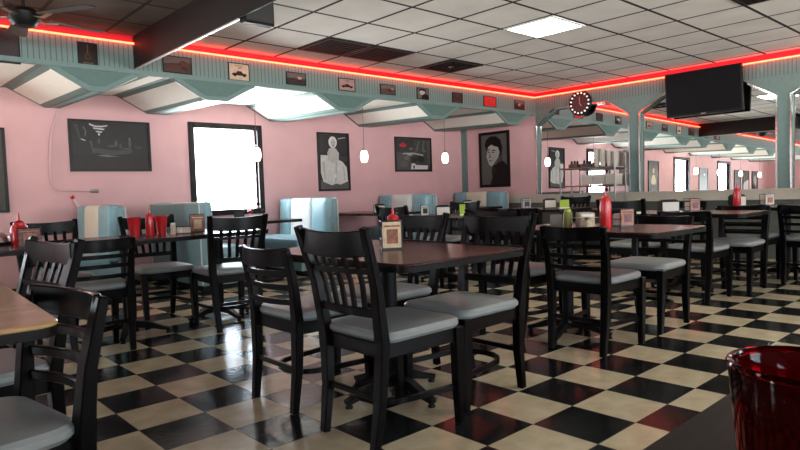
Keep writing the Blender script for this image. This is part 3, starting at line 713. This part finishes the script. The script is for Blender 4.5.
GR = {1:'chairs around the front table',2:'chairs around the red cup table',3:'chairs at the bottom left table',4:'chairs around the right centre table',5:'chairs around the third table on the right',6:'chairs at the right edge',7:'chairs around the table with the lime packet',8:'chairs near the mirror wall',9:'chairs at the left edge'}
used = set()
for k, x, y, h, lb, g in CH:
    src = slat0 if k == 'S' else lad0
    o = src if k not in used else dup(src, lb)
    if k not in used: used.add(k)
    o['label'] = lb; o['group'] = GR[g]; o.location = (x, y, 0); o.rotation_euler = (0, 0, R(h))

# ------------------------------------------------------------------ tables
def table(x, y, rz, L, W, label, top=M_dkwood, two=False, z=.742, grp='pedestal dining tables', r=.05, off=0, offx=0, rot=14):
    t = thing('dining_table', label, 'table', (x, y, 0), rz, grp)
    bm = BM(); add_prism(bm, rounded(-W/2, W/2, -L/2, L/2, r), lambda u, v, d: (u, v, z-.012+d), .012); obj('tabletop', bm, top, t, bevel=.003)
    bm = BM(); add_prism(bm, rounded(-W/2+.002, W/2-.002, -L/2+.002, L/2-.002, r), lambda u, v, d: (u, v, z-.034+d), .022); obj('table_edge', bm, M_edge, t)
    for cy, rot in (((-L*.29, 0), (L*.29, -35)) if two else ((off, rot),)):
        bm = BM(); add_tube(bm, [(offx,cy,.05),(offx,cy,z-.036)], .038, 14); obj('column', bm, M_iron, t)
        bm = BM()
        for k in range(4):
            a = R(rot+90*k); c, s = math.cos(a), math.sin(a)
            add_bar(bm, [(offx+.02*c, cy+.02*s, .085), (offx+.14*c, cy+.14*s, .075), (offx+.23*c, cy+.23*s, .045), (offx+.29*c, cy+.29*s, .03)], [.06,.05,.045,.04], [.05,.045,.03,.022])
        for k in range(4):
            a = R(rot+90*k); add_lathe(bm, [(.018,0),(.02,.008),(.012,.02),(.008,.03)], c=(offx+.275*math.cos(a), cy+.275*math.sin(a), 0), seg=10)
        obj('pedestal_foot', bm, M_iron, t, bevel=.003)
        bm = BM(); add_box(bm, -.2, .2, cy-.03, cy+.03, z-.056, z-.034); obj('top_bracket', bm, M_iron, t)
    return t
table(1.90, 2.205, 0, 1.10, .76, 'dark walnut table front and centre with menu caddy', off=.08, offx=.09, rot=0)
table(1.95, 4.84, 97, 1.35, .76, 'long dark table with red cups left of the window chair', two=True, rot=45)
table(-.008, 2.097, -2.6, 1.18, .76, 'honey brown table corner at the left edge, golden glow in its colour', top=M_honey_glow, z=.752)
table(3.63, 2.08, 0, 1.10, .72, 'dark walnut table right of centre with red bottle', off=.235)
table(5.80, 2.40, 0, 1.15, .72, 'third dark table on the right with lime card', off=.10, offx=.06, rot=0)
table(7.16, 1.98, 0, 1.15, .74, 'dark table before the mirror wall with red bottle', z=.742)
table(4.90, 4.70, 0, 1.15, .76, 'dark table with lime packet near the far booths')
table(6.86, 4.78, 0, 1.15, .76, 'dark table near the far corner and metal shelf')
table(.60, 4.70, 0, .80, .76, 'dark table at the far left with round red bottle')
# near table the camera looks over
t = thing('dining_table', 'dark brown table in the bottom right corner under the red tumbler', 'table', (.95,-.14,0), 0, 'pedestal dining tables')
bm = BM(); add_prism(bm, rounded(-.60,.60,-.44,.43,.03), lambda u, v, d: (u, v, .73+d), .012); obj('tabletop', bm, M_dkwood2, t, bevel=.003)
bm = BM(); add_prism(bm, rounded(-.598,.598,-.438,.428,.03), lambda u, v, d: (u, v, .70+d), .03); obj('table_edge', bm, M_edge, t)
bm = BM(); add_tube(bm, [(0,0,.04),(0,0,.70)], .04, 14); obj('column', bm, M_iron, t)
bm = BM(); add_lathe(bm, [(.28,0),(.28,.015),(.08,.05),(.04,.07)]); obj('base', bm, M_iron, t)

# ------------------------------------------------------------------ tableware
TZ = .742
def bottle(x, y, label, z=TZ, s=1, fat=False):
    t = thing('squeeze_bottle', label, 'bottle', (x, y, z), 0, 'red ketchup bottles')
    bm = BM()
    if fat: add_lathe(bm, [(.0,0),(.045*s,0),(.050*s,.02*s),(.050*s,.09*s),(.04*s,.115*s),(.0,.118*s)], seg=20)
    else: add_lathe(bm, [(.0,0),(.031*s,0),(.033*s,.01*s),(.033*s,.12*s),(.030*s,.150*s),(.0,.152*s)], seg=20)
    obj('bottle_body', bm, M_red, t)
    h = .115*s if fat else .150*s
    bm = BM(); add_lathe(bm, [(.034*s if fat else .031*s,h),(.032*s,h+.015*s),(.018*s,h+.026*s),(.007*s,h+.03*s),(.003*s,h+.075*s),(.0,h+.076*s)], seg=16); obj('nozzle_cap', bm, M_red, t)
    return t
def caddy(x, y, rz, label, w=.085, h=.13, d=.10, z=TZ, front=M_tan, inner=M_brownm, bottle_in=False):
    t = thing('menu_caddy', label, 'menu holder', (x, y, z), rz, 'menu and condiment caddies on the tables')
    bm = BM(); add_box(bm, -w/2, w/2, -d/2, d/2, 0, .012)
    for sx in (-1, 1):
        for sy in (-1, 1): add_tube(bm, [(sx*w/2, sy*d/2, 0), (sx*w/2, sy*d/2, h)], .0028, 6)
    for zz in (.05, h):
        P = [(-w/2,-d/2,zz),(w/2,-d/2,zz),(w/2,d/2,zz),(-w/2,d/2,zz)]
        for a, b in zip(P, P[1:]+P[:1]): add_tube(bm, [a, b], .0028, 6)
    obj('wire_rack', bm, M_wire, t)
    bm = BM(); add_box(bm, -w/2+.004, w/2-.004, -d/2-.004, -d/2+.0, .01, h-.004); cd = obj('menu_card', bm, front, t)
    bm = BM(); add_box(bm, -w*.26, w*.30, -d/2-.0055, -d/2-.004, .03, h*.72); add_box(bm, -w*.4, w*.4, -d/2-.0055, -d/2-.004, h*.80, h*.86); obj('printed_panel', bm, inner, cd)
    bm = BM(); add_box(bm, -w/2+.006, w/2-.006, -d/2+.02, d/2-.01, .012, h*.72); obj('packets', bm, M_sugar, t)
    return t
# front table
caddy(1.925, 2.185, -34, 'menu caddy with tan card on the front table', w=.095, h=.135, d=.08)
bottle(2.045, 2.30, 'round topped red squeeze bottle behind the menu caddy on the front table', s=.90)
# red cup table
def cup(x, y, label, s=1, z=TZ, m=M_redcup):
    t = thing('tumbler', label, 'cup', (x, y, z), 0, 'red tumblers on the long table')
    bm = BM(); add_lathe(bm, [(.0,.004),(.027*s,.004),(.030*s,.0),(.036*s,.06*s),(.042*s,.125*s),(.044*s,.128*s),(.040*s,.125*s),(.034*s,.06*s),(.027*s,.012),(.0,.012)], seg=20); obj('cup_body', bm, m, t)
    bm = BM(); pts = [(.0425*s*math.cos(2*math.pi*k/16), .0425*s*math.sin(2*math.pi*k/16), .126*s) for k in range(16)]; add_tube(bm, pts, .0025, 6, closed=True); obj('rim', bm, m, t)
    return t
cup(1.66, 4.86, 'wide red tumbler, leftmost of the red row on the long table', 1.15)
bottle(1.77, 4.84, 'slim red squeeze bottle between the two red tumblers on the long table', s=.95)
cup(1.87, 4.87, 'red tumbler right of the slim bottle on the long table', 1.15)
t = thing('creamer_jar', 'small cream coloured jar right of the red tumblers', 'jar', (1.92, 4.76, TZ)); bm = BM(); add_lathe(bm, [(0,0),(.02,0),(.02,.07),(.015,.08),(0,.08)], seg=14); obj('jar_body', bm, mat('cream_plastic', (.55,.42,.30), .4), t)
bm = BM(); add_lathe(bm, [(.017,.078),(.017,.09),(0,.092)], seg=14); obj('lid', bm, M_white, t)
t = thing('sugar_caddy', 'low wire caddy of sugar packets on the long table', 'caddy', (2.02, 4.82, TZ)); bm = BM(); add_box(bm, -.055,.055,-.03,.03,.004,.05); obj('packets', bm, M_sugar, t)
bm = BM()
for zz in (.003,.055):
    Pq = [(-.06,-.035,zz),(.06,-.035,zz),(.06,.035,zz),(-.06,.035,zz)]
    for a, b in zip(Pq, Pq[1:]+Pq[:1]): add_tube(bm, [a, b], .003, 6)
obj('rack', bm, M_wire, t)
caddy(2.18, 4.90, -20, 'menu caddy with brown card beside the window chair', w=.11, h=.145, front=M_brownm, inner=M_tan)
# right centre table
bottle(3.62, 2.02, 'tall red squeeze bottle on the right centre table', s=1.12)
caddy(3.74, 1.97, -25, 'menu caddy with dark red card right of the tall red bottle', w=.10, h=.115, front=M_brownm, inner=mat('dark_red_print', (.12,.03,.02), .4, noise=.5, nscale=50))
t = thing('napkin_dispenser', 'napkin dispenser with pale front left of the tall red bottle', 'dispenser', (3.56, 2.13, TZ), -40); bm = BM(); add_box(bm, -.05,.05,-.045,.045,0,.10); obj('case', bm, mat('tan_case', (.42,.36,.28), .4), t, bevel=.008)
bm = BM(); add_box(bm, -.04,.04,-.049,-.044,.012,.088); obj('napkins', bm, M_paper, t)
t = thing('sauce_bottle', 'olive green sauce bottle on the right centre table', 'bottle', (3.53, 2.24, TZ)); bm = BM(); add_lathe(bm, [(0,0),(.03,0),(.03,.085),(.022,.105),(.0,.106)], seg=14); obj('bottle_body', bm, mat('olive_sauce', (.20,.19,.05), .3), t)
bm = BM(); add_lathe(bm, [(.022,.10),(.022,.12),(0,.122)], seg=14); obj('cap', bm, M_green, t)
t = thing('creamer_jar', 'small tan creamer jar in front of the napkin dispenser', 'jar', (3.44, 2.05, TZ)); bm = BM(); add_cushion(bm, -.035,.035,-.03,.03,0,.065,r=.015); obj('jar_body', bm, mat('tan_jar', (.50,.40,.27), .4, noise=.3, nscale=40), t)
bm = BM(); add_box(bm, .036,.06,-.015,.015,.0,.06); obj('lid', bm, mat('yellow_lid', (.5,.33,.08), .4), t)
t = thing('table_card', 'grey folded card at the left end of the right centre table', 'card', (3.58, 2.36, TZ), -40); bm = BM(); add_prism(bm, [(-.03,0),(.03,0),(.0,.085)], lambda u, v, d: (d-.04, u, v), .08); obj('folded_card', bm, mat('grey_card', (.16,.15,.14), .6), t)
def lime(x, y, label, h=.10, w=.09, rz=-40, z=TZ):
    t = thing('lime_card', label, 'card', (x, y, z), rz, 'lime green table cards'); bm = BM(); add_box(bm, -w/2, w/2, -.006, .006, .012, h); o = obj('card_face', bm, M_green, t)
    bm = BM(); add_box(bm, -w/2-.004, w/2+.004, -.02, .02, 0, .012); obj('card_stand', bm, M_white, t); return t
lime(5.52, 2.72, 'lime green card standing on the third table on the right', h=.13)
lime(6.80, 4.36, 'lime green card on the table near the metal shelf', h=.11, w=.12)
lime(5.00, 4.48, 'lime green packet card on the table near the far booths', h=.12, w=.06)
def dispenser(x, y, rz, label, w=.13, h=.11, z=TZ, front=M_paper):
    t = thing('napkin_dispenser', label, 'dispenser', (x, y, z), rz, 'napkin dispensers'); bm = BM()
    add_prism(bm, [(-w/2,0),(w/2,0),(w/2,h*.85),(w*.3,h),(-w*.3,h),(-w/2,h*.85)], lambda u, v, d: (u, d-.045, v), .09); obj('case', bm, M_frame, t, bevel=.004)
    bm = BM(); add_box(bm, -w/2+.01, w/2-.01, -.05, -.045, .012, h*.8); obj('napkins', bm, front, t); return t
dispenser(5.72, 2.55, -42, 'napkin dispenser with pale front right of the lime card', w=.17, h=.12)
caddy(5.92, 2.42, -35, 'menu caddy with reddish card on the third table on the right', w=.10, h=.12, front=M_brownm, inner=mat('dark_red_print', (.12,.03,.02), .4))
bottle(6.90, 2.36, 'tall red squeeze bottle near the mirror wall at right', s=1.12)
dispenser(7.08, 2.42, -42, 'napkin dispenser with pale front right of the far red bottle', w=.15, h=.13)
caddy(7.36, 2.22, -42, 'menu caddy with a white card nearest the right edge', w=.10, h=.12, front=M_sugar)
dispenser(4.88, 4.66, -42, 'napkin dispenser on the table with the lime packet', w=.16, h=.12)
caddy(4.82, 4.88, -42, 'menu caddy with white card on the table with the lime packet', w=.09, h=.12, front=M_paper, inner=M_wire)
dispenser(6.86, 4.62, -42, 'napkin dispenser near the corner beside the lime card', w=.16, h=.13)
caddy(6.80, 4.95, -42, 'menu caddy with speckled card nearest the far corner booth', w=.12, h=.13, front=mat('speckled_print', (.40,.33,.31), .4, noise=.7, nscale=60), inner=M_wire)
# left table
bottle(.905, 4.90, 'fat round red squeeze bottle at the far left table', fat=True, s=1.15)
caddy(.905, 4.60, -12, 'menu caddy with red topped card at the far left table', w=.13, h=.12, front=mat('dark_red_print', (.12,.03,.02), .4), inner=M_brownm)
t = thing('serving_dome', 'low pale dome with a dark band at the left edge', 'dome', (.76, 5.00, TZ)); bm = BM(); add_lathe(bm, [(0,.0),(.115,0),(.115,.02),(.10,.06),(.06,.085),(0,.095)], seg=24); obj('dome_cover', bm, M_steel, t)
bm = BM(); add_lathe(bm, [(.118,.0),(.12,.02),(.118,.022),(0,.022)], seg=24); obj('dark_band', bm, M_frame, t)
# bay tables
t = thing('artificial_rose', 'red flower in a tiny vase on the window bay table', 'flower', (3.74, 6.86, .735)); bm = BM(); add_tube(bm, [(0,0,0),(0,0,.07)], .012, 8); obj('vase', bm, M_white, t)
bm = BM(); add_lathe(bm, [(0,.075),(.02,.08),(.032,.10),(.026,.125),(0,.13)], seg=10); obj('bloom', bm, M_red, t)
lime(3.86, 6.85, 'lime green card beside the red flower in the window bay', h=.06, w=.11, rz=-35, z=.735)
dispenser(3.56, 6.80, -30, 'black napkin dispenser on the window bay table', w=.12, h=.14, z=.735, front=M_wire)
dispenser(5.64, 6.62, -38, 'napkin dispenser on the bay table by the white striped booth', w=.17, h=.13, z=.735)
dispenser(7.60, 6.70, -38, 'napkin dispenser on the last bay table near the corner', w=.15, h=.12, z=.735)

# red tumbler in the foreground
t = thing('tumbler', 'large translucent red tumbler in the bottom right corner', 'cup', (.425,.108,.742))
M_rt = mat('translucent_red', (.42,.004,.009), .06, trans=1, ior=1.2, spec=.25)
bm = BM(); S = 1.0
add_lathe(bm, [(.0,.004),(.028,.004),(.031,.0),(.034,.055),(.0385,.118),(.0415,.150),(.0405,.1535),(.0385,.150),(.0355,.118),(.031,.055),(.027,.012),(.0,.012)], seg=48); obj('cup_body', bm, M_rt, t)
bm = BM(); pts = [(.0403*math.cos(2*math.pi*k/40), .0403*math.sin(2*math.pi*k/40), .1525) for k in range(40)]; add_tube(bm, pts, .0022, 8, closed=True); obj('rim', bm, M_rt, t)

# ------------------------------------------------------------------ metal shelf with cups and boxes
SX, SY = 8.56, 4.99
t = thing('wire_shelf', 'chrome service shelf standing before the mirrored wall', 'shelf', (SX, SY, 0))
for sx in (-.16, .16):
    for sy, h in ((.46, 1.34), (-.46, 1.50)):
        bm = BM(); add_tube(bm, [(sx, sy, 0), (sx, sy, h)], .013, 8); obj('post', bm, M_steel, t)
for z in (.25, .66, 1.02, 1.29):
    bm = BM(); add_box(bm, -.17, .17, -.47, .47, z-.010, z+.006)
    o = obj('shelf_board', bm, M_steel, t)
    bm = BM()
    for s in (-1, 1): add_tube(bm, [(s*.165,-.46,z+.0),(s*.165,.46,z+.0)], .012, 6)
    obj('edge_rail', bm, M_steel, o)
M_cupw = mat('foam_cup', (.55,.51,.45), .6)
for k, (dx, dy, n) in enumerate(((-.05,-.115,7),(-.06,-.218,7),(-.05,-.321,6),(-.06,-.424,5))):
    t = thing('cup_stack', ['tall stack of pale cups, leftmost on the shelf top','tall stack of pale cups, second from the left on the shelf top','tall stack of pale cups, third from the left on the shelf top','shortest stack of pale cups at the right end of the shelf top'][k], 'cup stack', (SX+dx, SY+dy, 1.297), 0, 'stacks of pale cups on the metal shelf')
    for j in range(n):
        bm = BM(); z = .028*j; add_lathe(bm, [(.0,z+.10),(.030,z+.10),(.044,z),(.046,z+.003),(.041,z+.012),(0,z+.02)] if False else [(.0,z),(.032,z),(.046,z+.10),(.048,z+.104),(.043,z+.104),(.03,z+.006),(0,z+.006)], seg=16); obj('cup', bm, M_cupw, t)
for k, (dy, w, c) in enumerate(((.02,.19,(.50,.46,.40)),(-.18,.19,(.46,.42,.37)),(-.37,.17,(.52,.48,.42)))):
    t = thing('takeout_box', ['pale carton on the middle shelf, leftmost of the three','pale carton in the middle of the middle shelf','pale carton on the middle shelf, rightmost of the three'][k], 'box', (SX-.02, SY+dy, 1.034), 0, 'cartons on the metal shelf')
    bm = BM(); add_box(bm, -.1, .1, -w/2, w/2, 0, .15); obj('carton', bm, mat('carton_%d' % k, c, .7), t, bevel=.004)
    bm = BM(); add_box(bm, -.103, .103, -w/2-.003, w/2+.003, .12, .154); obj('lid', bm, mat('carton_lid', (.55,.51,.45), .7), t)
for k, (dy, lb) in enumerate(((.28,'dark condiment basket on the shelf top, left one'),(.06,'dark condiment basket on the shelf top, right one'))):
    t = thing('condiment_basket', lb, 'basket', (SX-.03, SY+dy, 1.297), 0, 'condiment baskets on the metal shelf')
    bm = BM(); add_box(bm, -.05,.05,-.08,.08,0,.065); obj('basket', bm, mat('dark_basket', (.05,.03,.02), .5, noise=.5, nscale=40), t, bevel=.004)
    for j in range(3):
        bm = BM(); y = -.05+.05*j; add_lathe(bm, [(0,.0655),(.018,.0655),(.018,.10+.01*(j%2)),(.006,.12),(0,.125)], c=(0,y,0), seg=10); obj('bottle', bm, M_frame, t)

# ------------------------------------------------------------------ light and camera
w = bpy.data.worlds.new('sky'); bpy.context.scene.world = w; w.use_nodes = True
bgn = w.node_tree.nodes['Background']; bgn.inputs[1].default_value = 1
nt = w.node_tree; tc = nt.nodes.new('ShaderNodeTexCoord'); sp = nt.nodes.new('ShaderNodeSeparateXYZ'); cr = nt.nodes.new('ShaderNodeValToRGB')
nt.links.new(tc.outputs['Generated'], sp.inputs[0]); mr = nt.nodes.new('ShaderNodeMapRange'); mr.inputs[1].default_value = -.05; mr.inputs[2].default_value = .05
nt.links.new(sp.outputs[2], mr.inputs[0]); mxc = nt.nodes.new('ShaderNodeMix'); mxc.data_type = 'RGBA'; mxc.clamp_factor = True
nt.links.new(mr.outputs[0], mxc.inputs[0]); mxc.inputs[6].default_value = (62,64,63,1); mxc.inputs[7].default_value = (15,17.5,20,1)   # sunlit pavement below, hazy sky above
nt.links.new(mxc.outputs[2], bgn.inputs[0])
def portal(loc, rot, sx, sy):
    l = bpy.data.lights.new('daylight_portal', 'AREA'); l.shape = 'RECTANGLE'; l.size = sx; l.size_y = sy; l.cycles.is_portal = True
    o = bpy.data.objects.new('daylight_portal', l); C.objects.link(o); o.location = loc; o.rotation_euler = rot
for x0, x1, z0, z1 in WINS: portal(((x0+x1)/2, YL+.12, (z0+z1)/2), (R(-90),0,0), x1-x0, z1-z0)
for x0, x1 in FILL_WINS: portal(((x0+x1)/2, YR-.12, 1.4), (R(90),0,0), x1-x0, 1.3)
portal((XF-.1, (fw[0]+fw[1])/2, (fw[2]+fw[3])/2), (0,R(-90),0), fw[3]-fw[2], fw[1]-fw[0])

cam = bpy.data.cameras.new('camera'); cam.sensor_width = 36; cam.lens = 36*613.5/800; cam.clip_start = .02
co = bpy.data.objects.new('camera', cam); C.objects.link(co)
yw, pt, rl = .8328, -.0520, -.0339
f = Vector((math.cos(yw)*math.cos(pt), math.sin(yw)*math.cos(pt), math.sin(pt)))
r0 = Vector((math.sin(yw), -math.cos(yw), 0)); u0 = r0.cross(f)
r = r0*math.cos(rl)+u0*math.sin(rl); u = -r0*math.sin(rl)+u0*math.cos(rl)
m = Matrix((r, u, -f)).transposed().to_4x4(); m.translation = (0, 0, 1.007); co.matrix_world = m
sc = bpy.context.scene; sc.camera = co
sc.view_settings.view_transform = 'Standard'; sc.view_settings.look = 'None'; sc.view_settings.gamma = 1; sc.view_settings.exposure = 0
sc.view_settings.use_curve_mapping = False
sc.cycles.use_denoising = True; sc.cycles.max_bounces = 8; sc.cycles.diffuse_bounces = 4; sc.cycles.glossy_bounces = 5; sc.cycles.sample_clamp_indirect = 6
